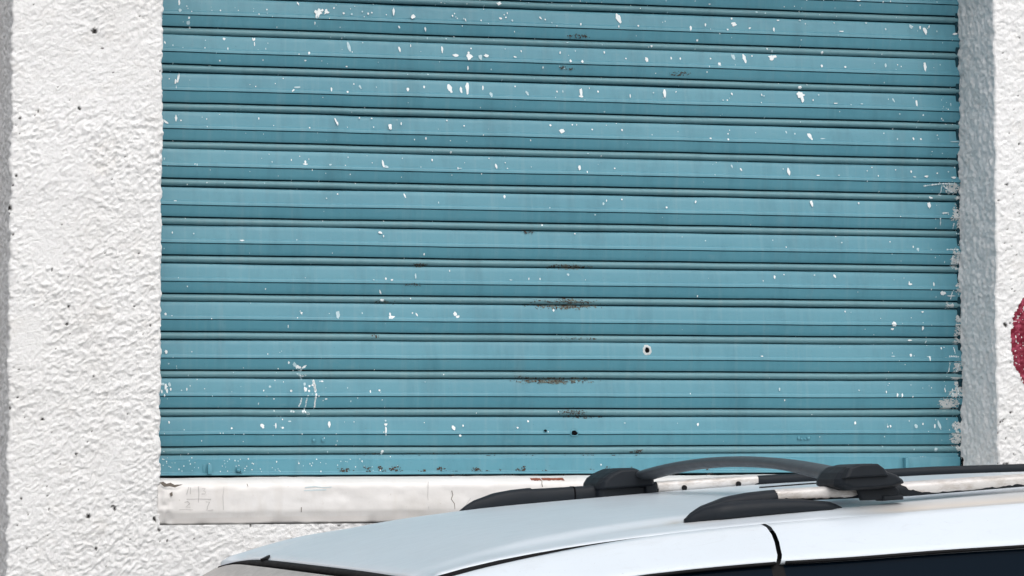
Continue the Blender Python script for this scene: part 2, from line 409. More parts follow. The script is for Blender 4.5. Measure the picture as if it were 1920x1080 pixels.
ribbons('pencil_scribble', [[(372, 912), (373, 926), (372, 942)], [(350, 936), (372, 935.5), (396, 936)], [(350, 927), (354, 913)], [(357, 926), (357, 914)],
    [(379, 916), (385, 916), (382, 920), (386, 923), (384, 926), (378, 926)], [(346, 942), (352, 940), (356, 944), (348, 951), (357, 951)], [(386, 941), (393, 941), (389, 950), (388, 957)],
    [(336, 956), (348, 955), (362, 956)], [(390, 957), (400, 956)]], .0012, M_PENCIL, sill)
ribbons('blue_paint_rub', [[(572, 914), (590, 912), (606, 914), (622, 913)], [(570, 920), (590, 919), (612, 918)]], .003, M_BLUEP, sill)
# chipped bevel of the beam showing red brick, and flat dark patches for the gap in the broken left corner
def bevel_patch(name, x0, x1, t0, t1, mat, ofs=.0012):
    n = 14; v = []; f = []
    for i in range(n + 1):
        x = x0 + (x1 - x0) * i / n
        a = t0 + rnd.uniform(-.04, .06); b2 = t1 + rnd.uniform(-.2, .12)
        for t in (a, b2):
            v.append((x, -.205 - .021 * t - ofs * .4, 1.7555 - .0065 * t + ofs))
        if i: k = 2 * i; f.append((k - 2, k - 1, k + 1, k))
    return mesh(name, v, f, mat, sill, False)
xa = on_plane(994, 896, -.21)[0]; xb = on_plane(1013, 896, -.21)[0]; xc = on_plane(1015, 896, -.21)[0]; xd = on_plane(1056, 896, -.21)[0]
bevel_patch('exposed_brick', xa, xb, .0, .85, M_BRICK); bevel_patch('exposed_brick', xc, xd, 0, .8, M_BRICK)

def flat_poly(name, pts, mat, y):
    v = [(a, y, b2) for a, b2 in (on_plane(p, q, y) for p, q in pts)]
    return mesh(name, v, [tuple(range(len(v)))[::-1]], mat, sill, False)
flat_poly('broken_corner', [(299, 905), (306, 903), (312, 907), (320, 905), (327, 909), (343, 908), (336, 911), (328, 914), (318, 912), (308, 913)], M_CRACK, -.2375)
flat_poly('broken_corner', [(318, 925), (323, 922), (324, 929), (320, 931)], M_CRACK, -.2375)

# ------------------------------------------------------------------ rolling shutter
SLAT = .090; ZG = 1.810; ZBAR = 1.7618
# one slat, from its top joint downwards: (drop mm, out mm, material of the band that ends here)
PROF = [(0, -4, 2), (1.2, 1.0, 0), (3, 2.4, 0), (12, 4.3, 0), (22, 6.0, 0), (30, 7.2, 0), (32.6, 7.6, 0), (34.4, 9.6, 0), (36, 10.2, 0), (40.8, 11.5, 0), (42, 11.4, 0), (42.8, 8.4, 2), (43.8, 8.4, 2), (44.6, 9.4, 0), (52, 8.0, 0), (60, 6.2, 0), (67.5, 4.4, 0),
        (69.2, 3.2, 0), (69.8, -4, 2), (72.4, -4, 2)]
for a in range(-80, 81, 20):
    PROF.append((80.6 - 7.9 * -math.sin(math.radians(a)), -2.0 + 9.2 * math.cos(math.radians(a)), 1))
PROF += [(88.9, -4, 2)]
PD = np.array([p[0] for p in PROF]) / 1000; PO = np.array([p[1] for p in PROF]) / 1000
def shut_out(z):
    """how far the curtain stands out (towards the street) at height z"""
    z = np.asarray(z, float)
    s = (ZG - z) % SLAT
    o = np.interp(s, PD, PO)
    bar = np.where(z < ZG - .0005, np.interp(ZG - z, [0, .003, .012, .014, .060], [-.004, .001, .003, .0055, .0062]), 0)
    return np.where(z < ZG - .0005, bar, o)
shutter = empty('rolling_shutter', (1.61, 0, ZBAR))
tag(shutter, 'closed teal metal rolling shutter splashed with white paint and rust spots', 'shutter')
def sh(o): o.parent = shutter; o.matrix_parent_inverse = Matrix.Translation((-1.61, 0, -ZBAR)); return o
bpy.context.view_layer.update()

XS0, XS1 = .588, 2.640
sx = np.linspace(XS0, XS1, 110)
rows = []; mids = []
NS = 16
for k in range(NS, 0, -1):
    ztop = ZG + SLAT * k
    for j in range(len(PROF)):
        rows.append((ztop - PD[j], PO[j], k)); mids.append(PROF[j][2])
rows.append((ZG, -.004, 0)); mids.append(2)
R_ = np.array(rows)
Xc = np.repeat(sx[None], len(R_), 0); Kc = np.repeat(R_[:, 2:3], len(sx), 1)
Oc = np.repeat(R_[:, 1:2], len(sx), 1) + .0016 * N[2](Xc * 3.1, Kc * 7.3) + .0005 * N[3](Xc * 11, Kc * 3.7)
for _ in range(16):
    dx_, dk_, dd_, ds_ = rnd.uniform(.7, 2.5), rnd.randint(1, NS), rnd.uniform(-.0035, .0015), rnd.uniform(.045, .12)
    Oc = Oc + dd_ * np.exp(-((Xc - dx_) / ds_) ** 2) * (Kc == dk_)
Zc = np.repeat(R_[:, 0:1], len(sx), 1) + .0011 * N[5](Xc * 2.2, Kc * 5.1) + .0004 * N[6](Xc * 9, Kc * 2.7)
mi = np.repeat(np.array(mids[1:])[:, None], len(sx) - 1, 1).ravel()
curtain = sh(qmesh('curtain', np.stack([Xc, -Oc, Zc], -1), gridq(len(R_), len(sx), flip=True), [M_TEAL, M_BEAD, M_GROOVE], midx=mi, smooth=True))
m = curtain.modifiers.new('edges', 'EDGE_SPLIT'); m.split_angle = math.radians(38)
# bottom bar with a folded lip
bp = [(-.004, 1.8103), (.001, 1.8085), (.003, 1.799), (.0052, 1.7975), (.0058, 1.7705), (.0066, 1.7688), (.0105, 1.7670), (.0112, 1.7635), (.0102, 1.7618), (-.020, 1.7618), (-.020, 1.8103)]
bx = np.linspace(XS0, XS1, 50)
bar = sh(loft('bottom_bar', [[(x, -(o + (.0006 * float(N[2](x * 6, 1.5)))), z + .0005 * float(N[3](x * 4, 2.5))) for o, z in bp] for x in bx], M_TEAL, None, smooth=False))

def sxy(px, py): return on_plane(px, py, -.005)
# lock tab, bolt, rivets, lock plate
def abox(name, px0, px1, py0, py1, out0, out1, mat, bv=.001):
    x0, z1 = sxy(px0, py0); x1, z0 = sxy(px1, py1)
    return sh(box(name, x0, x1, -out1, -out0, z0, z1, mat, None, bv))
tab = abox('lock_tab', 388, 396, 870, 889, .004, .024, M_TEAL)
abox('lock_tab_flange', 380, 389, 871, 889, .004, .008, M_TEAL)
def stud(name, px, py, r, out, mat, base=None):
    x, z = sxy(px, py); o0 = float(shut_out(z)) if base is None else base
    rings = []
    for t, rr in ((-.002, 1.0), (out * .6, 1.0), (out * .92, .75), (out, .3)):
        rings.append([(x + r * rr * math.cos(a), -(o0 + t), z + r * rr * math.sin(a)) for a in np.linspace(0, 2 * math.pi, 10, endpoint=False)])
    return sh(loft(name, rings, mat, None))
stud('bolt', 446, 881, .0055, .018, M_TEAL); stud('bolt', 452, 885, .003, .009, M_TEAL)
for px, py in ((588, 826), (605, 825), (1497, 821.5), (1515, 821.5)): stud('rivet', px, py, .0045, .004, M_TEAL)
for px in (1502, 1509): stud('rivet', px, 823.5, .003, .003, M_TEAL)
abox('lock_plate', 1699, 1799, 857, 889, .002, .012, M_TEAL, .0015)
abox('lock_plate_lip', 1693, 1699.5, 858, 889, .002, .024, M_TEAL)
# side rail strip that the slats run behind
sh(box('guide_rail', 2.616, 2.640, -.006, .03, ZBAR, ZG + SLAT * 15.6, M_GROOVE, None, .001))

# --- splashes of white paint on the shutter
SV, SF, SM = [], [], []
def splat(px, py, h=3, wd=None, tilt=0, star=0):
    """one drop: pixel centre, pixel height and width, lean in degrees"""
    wd = wd or h
    n = 9 if h < 6 else 13; ct, st_ = math.cos(math.radians(tilt)), math.sin(math.radians(tilt))
    base = len(SV); pts = [(0, 0)]
    for i in range(n):
        a = 2 * math.pi * i / n; r = 1 + rnd.uniform(-.22, .22) + (star * rnd.uniform(-.5, .7) if star else 0)
        dx, dy = .5 * wd * r * math.cos(a), .5 * h * r * math.sin(a)
        if dy > 0: dx *= .82
        pts.append((dx * ct - dy * st_, dx * st_ + dy * ct))
    for dx, dy in pts:
        x, z = sxy(px + dx, py + dy); SV.append((x, -(float(shut_out(z)) + .0013), z))
    thin = 1 if rnd.random() < (.5 if h < 4 else .15) else 0
    for i in range(n): SF.append((base, base + 1 + (i + 1) % n, base + 1 + i)); SM.append(thin)
A = """336,5,10,4 337,20,6,6 350,12,3 359,22,2 397,20,2 413,20,3 354,34,5,4 353,43,8,7 356,51,6,4 500,18,3 485,27,3,2 510,32,3,2 559,7,8,3,-30 596,25,15,11,0,1 612,23,8,9,0,1 603,20,5,10,0,1 626,15,4,3 590,44,6,2
309,80,6,3,-20 324,85,3 343,90,3 420,73,5,6 427,92,6,2 476,73,8,6 477,83,8,2 502,81,2 498,92,4,2 384,90,3,2 405,100,2 412,114,3 579,100,6,4,20 572,114,3,4 394,123,2,6 334,147,20,4,8 329,153,10,4,10 330,164,6,2 531,147,2 556,164,4,14 549,170,7,3,40 621,168,8,3
330,222,12,4 339,226,3 310,228,4,12,40 485,222,5,2 630,228,14,3,-20 633,232,8,2 580,240,3 388,238,3,2 308,297,6,3 313,309,4,2 369,309,5,2 546,300,4,2 572,308,3,9 572,304,6,4 619,309,3,5 468,322,2 351,346,3
657,17,2 644,25,4 659,27,4 679,22,3 690,26,4 697,24,3 682,32,2 738,22,14,4 724,28,2 774,31,8,7,30,.5 848,30,4,3 857,35,2 872,38,7,2,-15 935,7,7,8,0,.6 938,35,4,7,20 945,28,3,2 951,25,4,2 948,33,3,4 960,39,4 907,17,2 1013,34,6,3,-40 1022,37,3 1088,46,5,3 1160,35,20,9,-22 1159,50,5,2 1196,49,4,3 1242,42,2 748,51,6,3,-30 797,55,9,3,-15 836,73,3 654,88,19,6,-18 680,80,3 749,93,11,4,-15 770,86,6,2 829,93,14,4 853,104,5,11,0,.4 879,107,12,11,0,.3 878,100,6,4 900,108,10,8 912,105,6,9,0,.4 877,128,8,3 883,91,3 965,107,3,6,20 977,96,4,2 1050,99,5,3 1069,115,6,4 1091,116,6,4 1133,98,5,3 1173,110,3 1212,112,10,6,-15 1258,109,5,3 1275,110,5,3 1221,87,4 1063,80,2,5 650,125,3,4 764,140,2 802,140,3 675,163,8,4,-30 651,173,4 764,168,7,5 795,163,5,4 843,166,19,8,-22 864,169,12,5,-8 876,165,22,7,2 905,165,9,3 920,178,8,6,0,.5 988,175,9,5,-30 966,162,3 1044,172,4,3 1055,172,6,2 1089,174,18,6,-3 1089,181,4,9 1121,172,4 1181,180,7,2 1225,174,3 1246,176,15,6 674,221,3 697,222,3 731,238,11,7 752,232,6,2 838,226,3 870,236,3 798,260,5,3 844,264,2 845,286,5,4 1032,235,4 1053,246,9,10 1073,234,3 1110,243,3 1166,244,4 1133,210,3 1222,253,3,2 1102,288,2,4 1127,293,3 718,308,15,4,-15 724,313,5,10,20 810,300,5,3 861,316,2,9 858,316,5,2 930,312,10,4,-15 951,316,2,3 1086,315,10,5 1152,316,3 917,297,2
1294,53,10,4,10 1322,47,6,3 1372,35,4 1376,46,7,10,0,.5 1363,56,3,4 1405,53,3,5,-20 1418,23,3,5 1434,25,3 1459,38,3,5 1500,38,3,5 1450,56,8,3 1564,43,2 1624,43,3,5 1577,59,2,8 1660,55,5,3 1708,50,10,6,-30 1725,52,7,3 1734,58,16,6,-15 1742,50,6,2,15 1756,59,4,2 1790,64,4,9,-15 1307,76,4 1332,110,3 1375,107,10,7,-30 1396,111,18,6,-15 1410,105,3 1348,121,7,6,0,.6 1447,97,6,4 1448,107,11,11,0,.5 1541,99,6,5 1540,124,5,4 1584,126,4 1660,123,7,4 1734,126,16,5 1733,119,4 1372,176,5,3,-30 1355,188,3 1363,188,3 1428,178,5,2,-15 1432,180,3 1499,164,6,7 1501,178,13,13,0,.3 1504,187,12,6 1535,178,3 1566,194,2,8 1615,195,2,6 1675,188,8,3,-30 1718,194,12,4 1752,186,3 1782,196,6,2 1686,214,3 1730,216,3 1474,248,5,3,-20 1490,251,4,3 1518,256,14,7,-30 1541,260,2,10 1331,260,3,4 1364,262,4 1657,250,3 1682,261,4,3 1712,260,6,3,-20 1726,261,4,3 1790,266,2,20 1718,239,3 1372,312,7,3,-20 1389,318,7,3,-30 1478,322,14,6,-10 1533,329,2,6 1572,329,2,4 1646,330,3,2 1714,332,3,6 1736,331,4,8 1708,322,5,3 1757,325,3 1787,333,4,9 1778,322,3
316,369,8,3 328,377,3,6 388,368,9,3,-20 633,364,3 612,372,3 323,436,4,2 363,438,3 453,451,3,8 556,450,2,3 586,439,8,4 622,475,3 334,521,2 351,537,3 572,521,2 310,589,5,4 322,592,2,4 565,587,4 617,588,2 633,590,14,8 540,612,6,2 311,660,8,5 316,682,3 602,670,4 596,651,3 588,686,4,7,-30 611,689,3 541,680,5,4
759,367,9,3,-25 946,369,6,4 963,375,6,2 822,380,4,2 1131,382,5,4 1137,376,4,2 1249,389,4 1115,403,3 1166,374,3 713,436,5,8,30 719,443,5,2 1016,422,4,3 1078,438,3 795,477,5,3 843,508,4,2 700,525,2,4 723,523,5,3 734,525,3,5 779,518,10,3 991,523,5,2 1012,523,4,2 957,525,2,6 1065,515,5 713,549,10,3,-15 716,563,5,7 679,587,3 733,595,6,12,0,.3 731,590,7,4 773,587,3 781,590,7,3,-30 853,589,8,7 858,594,5,8,0,.3 1038,582,5,4 1111,660,3 1078,666,2,5 1111,700,3
1304,379,6,3,20 1522,382,12,5,-10 1610,381,4,3 1742,385,10,6,0,.6 1762,366,3,8 1744,371,4,8,20 1720,468,7,5 1745,468,3,2 1578,455,3 1452,520,6,4 1527,516,3,4 1565,518,7,4,-25 1706,533,4,9 1704,530,5,2 1750,533,8,3 1767,550,8,9,0,.4 1782,555,2,16 1675,608,9,9,-20 1672,617,4,6 1729,616,7,4 1730,585,3,4 1745,610,2 1705,638,3,8 1735,642,7,2,15 1674,668,2,8 1707,666,5,4 1742,672,9,3 1741,669,2,10 1765,653,4,3 1428,668,2,5
340,732,3 350,730,6,2 506,725,4,5 545,733,4 513,748,3 532,754,4 317,792,5,3 492,799,9,7,-20 517,798,10,3 530,802,4,5 434,803,4 617,796,11,5 543,790,3,6 353,851,3 520,778,8,4 527,780,5,3 723,796,5,7 723,808,16,4 723,789,4 716,848,10,5,10 850,802,10,6,-20 862,817,5 868,798,4,3 694,734,5,3 711,732,4 1171,793,2,4 990,790,4 970,802,4 1461,730,6,3 1661,735,5,2 1681,741,8,3,15 1690,741,8,3,15 1610,732,3 1308,796,6,4 1603,793,6,4 1664,800,4,3 1669,799,5,3 1717,799,8,7 1730,795,4,3 1752,799,8,3 1761,797,18,5,-15 1754,843,9,6
1470,13,2 1489,12,2 1330,8,2,4 1608,2,2,8 1200,16,2 1146,20,2 700,8,2 560,60,2 620,70,3,2
311,725,10,6,0,.5 318,722,8,5,0,.5 305,720,5,8 313,733,9,4 303,734,6,3 320,730,6,3 308,742,6,3"""
for tok in A.split():
    splat(*[float(t) for t in tok.split(',')])
for i in range(520):                                   # the fine spray: thick at the top and along both sides
    u = rnd.random()
    if u < .52: px, py = rnd.uniform(305, 1795), 345 * rnd.random() ** 1.5
    elif u < .72: px, py = 1797 - 150 * rnd.random() ** 1.8, rnd.uniform(150, 850)
    elif u < .84: px, py = rnd.uniform(305, 760), rnd.uniform(650, 885)
    else: px, py = rnd.uniform(305, 1795), rnd.uniform(300, 880)
    s = rnd.choice((1.2, 1.5, 1.8, 2.2)); splat(px, py, s * rnd.uniform(.8, 1.9), s)
for i in range(70): splat(rnd.uniform(303, 700), rnd.uniform(860, 885), rnd.uniform(1.4, 3.4), rnd.uniform(1.2, 2.5))
def streak(pts, wd):
    for (x0, y0), (x1, y1) in zip(pts, pts[1:]):
        n = max(2, int(math.hypot(x1 - x0, y1 - y0) / 1.6))
        for i in range(n):
            t = i / n; splat(x0 + (x1 - x0) * t + rnd.uniform(-.4, .4), y0 + (y1 - y0) * t, wd * rnd.uniform(.9, 1.7), wd * rnd.uniform(.6, 1.1))
# the big splash low on the left and its runs
for p in ((553, 684, 8, 7, 0, .5), (558, 690, 10, 9, 0, .6), (563, 696, 6, 6, 0, .5), (570, 688, 4, 10, -35), (565, 693, 8, 4, 30), (550, 694, 4), (560, 701, 6, 8, 0, .5), (567, 705, 4), (572, 703, 4), (571, 720, 6, 5), (572, 730, 9, 6, 0, .6), (580, 724, 4), (579, 733, 5, 4), (548, 772, 5, 10), (570, 772, 7, 8, 0, .5), (577, 777, 9, 6, 0, .5), (519, 777, 6, 5), (546, 733, 4), (586, 722, 4), (600, 715, 3), (604, 715, 3, 5), (607, 685, 3), (611, 748, 3, 5), (597, 743, 3)): splat(*p)
streak([(562, 703), (566, 712)], 3); streak([(588, 715), (590, 726), (591, 734)], 4.5); streak([(592, 740), (590, 756), (589, 767)], 3.6); streak([(575, 748), (573, 760), (570, 771)], 3); streak([(565, 748), (563, 756), (560, 763)], 2.6)
# runs by the right jamb
for ln in ([(1731, 349), (1745, 347), (1763, 345)], [(1765, 348), (1764, 358), (1762, 366)], [(1768, 349), (1777, 356), (1787, 362)], [(1765, 345), (1790, 345)], [(1762, 410), (1762, 423)], [(1766, 400), (1778, 399)], [(1788, 420), (1786, 430)], [(1775, 468), (1797, 468)], [(1785, 480), (1784, 494), (1785, 502)],
    [(1795, 478), (1795, 500)], [(1784, 548), (1782, 562)], [(1780, 668), (1800, 669)], [(1780, 680), (1779, 692), (1777, 703)], [(1797, 682), (1794, 694), (1791, 705)], [(1788, 652), (1791, 664)], [(1771, 728), (1772, 736)], [(1785, 730), (1786, 744)], [(1793, 722), (1797, 740)], [(1745, 862), (1745, 880)], [(1711, 866), (1711, 880)], [(1694 + 30, 858), (1738, 858)], [(1786, 795), (1792, 806)]):
    streak(ln, 2.2)
dr = sh(mesh('white_paint_drops', SV, SF, [M_WHITEPAINT, M_THINPAINT], None, False, SM)); tag(dr, kind='stuff')

def mask_patch(name, px0, px1, py0, py1, step, fn, mat, out=.0011):
    """a film of paint or rust lying on the slats where fn(px, py) > 0"""
    xs = np.arange(px0, px1 + step, step); ys = np.arange(py0, py1 + step, step)
    PX, PY = np.meshgrid(xs, ys); mk = fn(PX[:-1, :-1] + step / 2, PY[:-1, :-1] + step / 2) > 0
    z = np.array([[sxy(a, b2) for a in xs] for b2 in ys]); o_ = shut_out(z[..., 1])
    Vv = np.stack([z[..., 0], -(o_ + out), z[..., 1]], -1).reshape(-1, 3)
    q = gridq(len(ys), len(xs), flip=True)[mk.ravel()]
    used, inv = np.unique(q, return_inverse=True)
    if len(q) == 0: return None
    return tag(sh(qmesh(name, Vv[used], inv.reshape(-1, 4), mat, smooth=False)), kind='stuff')
def blobs(lst, f1=.35, f2=.12, th=.12, k=7):
    def fn(x, y):
        r = np.full(x.shape, -9.)
        for (cx_, cy_, rx, ry) in lst:
            r = np.maximum(r, 1 - ((x - cx_) / rx) ** 2 - ((y - cy_) / ry) ** 2)
        n_ = .6 * N[k](x * f1, y * f1 * 1.3) + .4 * N[k + 1](x * f1 * 2.3, y * f1 * 2.6)
        return np.minimum(r, .6) * .55 + n_ - th
    return fn
mask_patch('grey_paint_smear', 1748, 1802, 335, 520, 1.2, blobs([(1786, 353, 14, 9), (1792, 404, 10, 9), (1796, 396, 9, 10), (1798, 420, 4, 14), (1792, 488, 8, 16), (1798, 372, 6, 6)], th=.05), M_GREYPAINT)
mask_patch('grey_paint_smear', 1748, 1804, 520, 700, 1.2, blobs([(1797, 540, 7, 10), (1780, 573, 7, 6), (1796, 605, 6, 14), (1797, 628, 7, 12), (1794, 642, 9, 5), (1789, 670, 13, 8), (1794, 690, 7, 18)], th=.1), M_GREYPAINT)
mask_patch('grey_paint_smear', 1748, 1806, 700, 852, 1.2, blobs([(1778, 757, 15, 11), (1796, 708, 10, 8), (1791, 738, 11, 8), (1796, 798, 9, 8), (1794, 820, 11, 14), (1799, 838, 7, 9), (1797, 722, 6, 12)], th=.02), M_GREYPAINT)
rust = [(1058, 571, 70, 9), (1008, 568, 10, 8), (1062, 568, 18, 12), (1065, 500, 44, 5), (785, 497, 14, 4), (712, 567, 14, 4), (738, 567, 6, 4), (1080, 640, 46, 7), (702, 632, 8, 6), (1035, 711, 80, 8), (1075, 774, 26, 9), (1100, 782, 30, 3), (1085, 68, 24, 4), (1062, 128, 16, 4), (1274, 139, 20, 5), (990, 432, 14, 6), (1045, 428, 14, 4), (775, 534, 20, 3), (562, 700, 12, 8), (560, 768, 10, 4), (396, 60, 12, 3)]
mask_patch('rust_patch', 680, 1310, 40, 560, 1.1, blobs([r for r in rust if r[1] < 560], .42, th=.46, k=3), M_RUST)
mask_patch('rust_patch', 690, 1140, 556, 800, 1.1, blobs([r for r in rust if r[1] > 550], .42, th=.47, k=5), M_RUST)
mask_patch('worn_paint_patch', 690, 1140, 480, 800, 1.3, blobs([(1062, 571, 60, 8), (1065, 501, 40, 4), (1040, 713, 70, 6), (1078, 641, 40, 5), (785, 497, 10, 3), (715, 568, 14, 4)], .22, th=.24, k=2), M_RUSTLT, .0008)
mask_patch('dark_scuff', 540, 600, 690, 780, 1.2, blobs([(568, 699, 10, 7), (555, 768, 9, 5), (574, 701, 7, 4)], .33, th=.12, k=4), M_RUST, .0009)
lowrust = [(rnd.uniform(630, 1330), rnd.uniform(877, 889), rnd.uniform(3, 9), rnd.uniform(2, 5)) for _ in range(46)] + [(rnd.uniform(680, 1200), 852, rnd.uniform(4, 14), 2) for _ in range(16)] + [(648, 884, 16, 6), (1198, 846, 7, 5), (1183, 847, 4, 2), (740, 880, 10, 7), (690, 885, 6, 5)]
mask_patch('rust_patch', 560, 1400, 840, 891, 1.3, blobs(lowrust, .3, th=.36, k=6), M_RUST, .0012)
mask_patch('dark_corner_gap', 1797, 1808, 857, 889, 1.0, lambda x, y: np.where((x > 1799 + 1.5 * N[3](y * .2, y * 0)), 1., -1.), M_BLACK, .010)

# --- punched holes
def hole_at(px, py, rx, ry, ring):
    x, z = sxy(px, py); o0 = float(shut_out(z))
    t = empty('bullet_hole', (0, 0, 0)); t.parent = shutter; t.matrix_parent_inverse = Matrix.Translation((-1.61, 0, -ZBAR))
    n = 18; an = np.linspace(0, 2 * math.pi, n, endpoint=False); jit = [1 + .13 * rnd.uniform(-1, 1) for _ in an]
    def ring_at(k, o_): return [(x + rx * k * j * math.cos(a), -(o_ + (float(shut_out(z + ry * k * math.sin(a))) - o0) * .8), z + ry * k * j * math.sin(a)) for a, j in zip(an, jit)]
    loft('torn_rim', [ring_at(ring, o0 + .0008), ring_at(1.28, o0 + .0032), ring_at(1.02, o0 + .0026), ring_at(.92, o0 + .0010)], M_GREYPAINT if ring > 1.6 else M_TEAL, t, cap=False)
    v = ring_at(1.0, o0 + .0018); mesh('hole', v, [tuple(range(n))[::-1]], M_BLACK, t, False)
hole_at(1213, 656.5, .0062, .0068, 1.95); hole_at(1075.5, 812, .0078, .0060, 1.45); hole_at(1021.5, 807.5, .0040, .0030, 1.4)

# --- spray-painted ring on the right pier
def graffiti():
    cx_, cz_ = on_plane(1966, 640, YF); k = .00128; a0, b0, a1, b1 = 78 * k, 108 * k, 34 * k, 62 * k
    xs = np.arange(cx_ - 1.1 * a0, cx_ + 1.1 * a0, .0021); zs = np.arange(cz_ - 1.1 * b0, cz_ + 1.1 * b0, .0021)
    GX, GZ = np.meshgrid(xs, zs); mx, mz = GX[:-1, :-1], GZ[:-1, :-1]
    n_ = N[2](mx * 140, mz * 140) * .6 + N[3](mx * 320, mz * 320) * .5
    ro = np.hypot((mx - cx_) / a0, (mz - cz_) / b0) + n_ * .045; ri = np.hypot((mx - cx_) / a1, (mz - cz_) / b1) + n_ * .12
    mk = (ro < 1) & (ri > 1) & (n_ < .55)
    Vv = np.stack([GX, YF - front_h(GX, GZ) - .0006, GZ], -1).reshape(-1, 3)
    q = gridq(len(zs), len(xs))[mk.ravel()]; used, inv = np.unique(q, return_inverse=True)
    g = qmesh('red_graffiti', Vv[used], inv.reshape(-1, 4), M_RED, wall); g['label'] = 'dark red sprayed ring on the right pier'
graffiti()

# ------------------------------------------------------------------ the parked car
car = empty('parked_car')
tag(car, 'white people carrier with black roof rails parked before the teal shutter', 'car')
MW = Matrix.Identity(4)
for i in range(3): MW[i][0], MW[i][1], MW[i][2], MW[i][3] = cu[i], -cv[i], cw[i], C_ORG[i]
car.matrix_world = MW
# car space used below: u = rearwards, v = towards the camera, w = up from the rail base line; local y = -v, local z = w + RIDE
def L(u, v, w_): return (u, -v, w_ + RIDE)
def itp(tab): 
    xs = [t[0] for t in tab]; ys = [t[1] for t in tab]
    def f(u):                                            # smooth (monotone-ish) interpolation
        u = np.asarray(u, float); s = .05
        return (np.interp(u - s, xs, ys) + 2 * np.interp(u, xs, ys) + np.interp(u + s, xs, ys)) / 4
    return f
Rb = itp([(-.60, -.108), (-.45, -.067), (-.36, -.046), (-.276, -.031), (-.155, -.0145), (0, -.001), (.09, .004), (.22, .010), (.4, .018), (.6, .025), (1, .031), (1.5, .028), (2.0, .014), (2.5, -.02), (2.8, -.05)])
Sm = itp([(-.60, -.100), (-.446, -.063), (-.381, -.048), (-.3, -.037), (-.216, -.027), (-.09, -.017), (.074, -.008), (.236, -.003), (.373, .002), (.532, .007), (1, .014), (1.5, .011), (2.0, -.004), (2.5, -.035), (2.8, -.065)])
Wt = itp([(-.60, -.150), (-.215, -.071), (-.09, -.063), (.04, -.058), (.164, -.057), (.296, -.053), (.448, -.051), (1, -.045), (1.6, -.05), (2.2, -.07), (2.8, -.10)])

def roof():
    us = np.concatenate([[-.4438], ax((-.443, -.40, .006), (-.40, .70, .0125), (.70, 2.62, .08))])
    vv = np.array([0, .1, .2, .3, .38, .43, .46, .485, .50, .512, .524, .54, .56, .58, .60, .615, .625, .6305, .633, .6335])
    vv = np.concatenate([-vv[:0:-1], vv])
    Uu, Vv = np.meshgrid(us, vv, indexing='ij'); a = np.abs(Vv)
    base = Rb(Uu); sm = Sm(Uu)
    crown = .0050 + .0035 * (1 - (a / .5) ** 2)
    kf = .25 + .75 * sstep(-.42, -.22, Uu)
    ctr = base + crown * kf
    ch = base - .0035 * kf
    t1 = sstep(.492, .545, a); mid = ctr * (1 - t1) + ch * t1
    t2 = sstep(.575, .628, a)
    Ww = mid * (1 - t2) + (sm + .0005) * t2
    Ww = Ww - .0055 * sstep(.575, .600, a) * sstep(.634, .618, a) * sstep(.20, .34, Uu) - .0025 * sstep(.626, .633, a) - .016 * (a > .6332)
    fr = sstep(-.428, -.443, Uu); Ww = Ww - .004 * fr - .018 * (Uu < -.4434)
    cq = np.clip((-Vv - .36) / .285, 0, 1.15) ** 2 * sstep(-.30, -.443, Uu)
    Ww = Ww - .013 * cq; Uu = Uu - .024 * cq
    return us, vv, np.stack([Uu, -Vv, Ww + RIDE], -1)
us, vv, rv = roof()
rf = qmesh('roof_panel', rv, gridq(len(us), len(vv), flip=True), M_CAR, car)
pr = rv.reshape(-1, 3); d_ = np.exp(-((pr[:, 0] - .0) / .07) ** 2 - ((-pr[:, 1] - .545) / .035) ** 2) * np.clip(.55 + .7 * N[3](pr[:, 0] * 40, pr[:, 1] * 60), 0, 1)
ditch_shade = np.exp(-((-pr[:, 1] - .60) / .02) ** 2) * sstep(.2, .35, pr[:, 0]) * .7  # shadow of the gutter under the near rail, painted as brown colour
a_ = rf.data.attributes.new('rub_and_ditch_shade', 'FLOAT', 'POINT'); a_.data.foreach_set('value', np.clip(d_ * .8 + ditch_shade, 0, 1).astype(np.float32))
# black seal round the windscreen and the glass itself
def corner(v): return np.clip((-np.asarray(v, float) - .36) / .285, 0, 1.15) ** 2      # the corner by the kerb is rounded down and forwards
def header(du, dw, v): return (-.443 + du - .024 * float(corner(v)), v, float(Rb(-.443)) + .0035 - .004 + dw - .010 * (abs(v) / .64) ** 4 - .012 * float(corner(v)))
def sealv(v): return header(0, 0, v)
n = 41; sv_ = np.linspace(-.646, .646, n)
rings = []
for v in sv_:
    kk = .10 + .90 * float(sstep(.646, .36, abs(v)))
    rings.append([L(*header(a * (1 if a > 0 else kk), b2 * kk if b2 > -.012 else -.004 + (b2 + .004) * kk, v)) for a, b2 in ((.004, -.0035), (-.004, -.0022), (-.010, -.0055), (-.0135, -.0105), (-.010, -.016), (.004, -.016))])
loft('windscreen_seal', rings, M_RUBBER, car)
tp = []
for i in range(15):
    a = 2 * math.pi * i / 15; tp.append((-.446 + .008 * math.sin(a) * rnd.uniform(.6, 1.25), -.365 + .016 * math.cos(a) * rnd.uniform(.6, 1.2)))
def rw(u, v): return float(Rb(u)) + (.005 + .0035 * (1 - (abs(v) / .5) ** 2)) * (.25 + .75 * float(sstep(-.42, -.22, u))) - .004 * float(sstep(-.428, -.443, u))
mesh('torn_tape', [L(u, v, rw(max(u, -.443), v) - (.004 if u < -.443 else 0) + .0002) for u, v in tp] + [L(u, v, rw(max(u, -.443), v) - (.003 if u < -.443 else 0) + .0042) for u, v in tp],
     [tuple(range(15)), tuple(range(29, 14, -1))] + [(i, i + 15, (i + 1) % 15 + 15, (i + 1) % 15) for i in range(15)], M_RUBBER, car, False)
gl = []; GU = np.linspace(0, 1, 16)
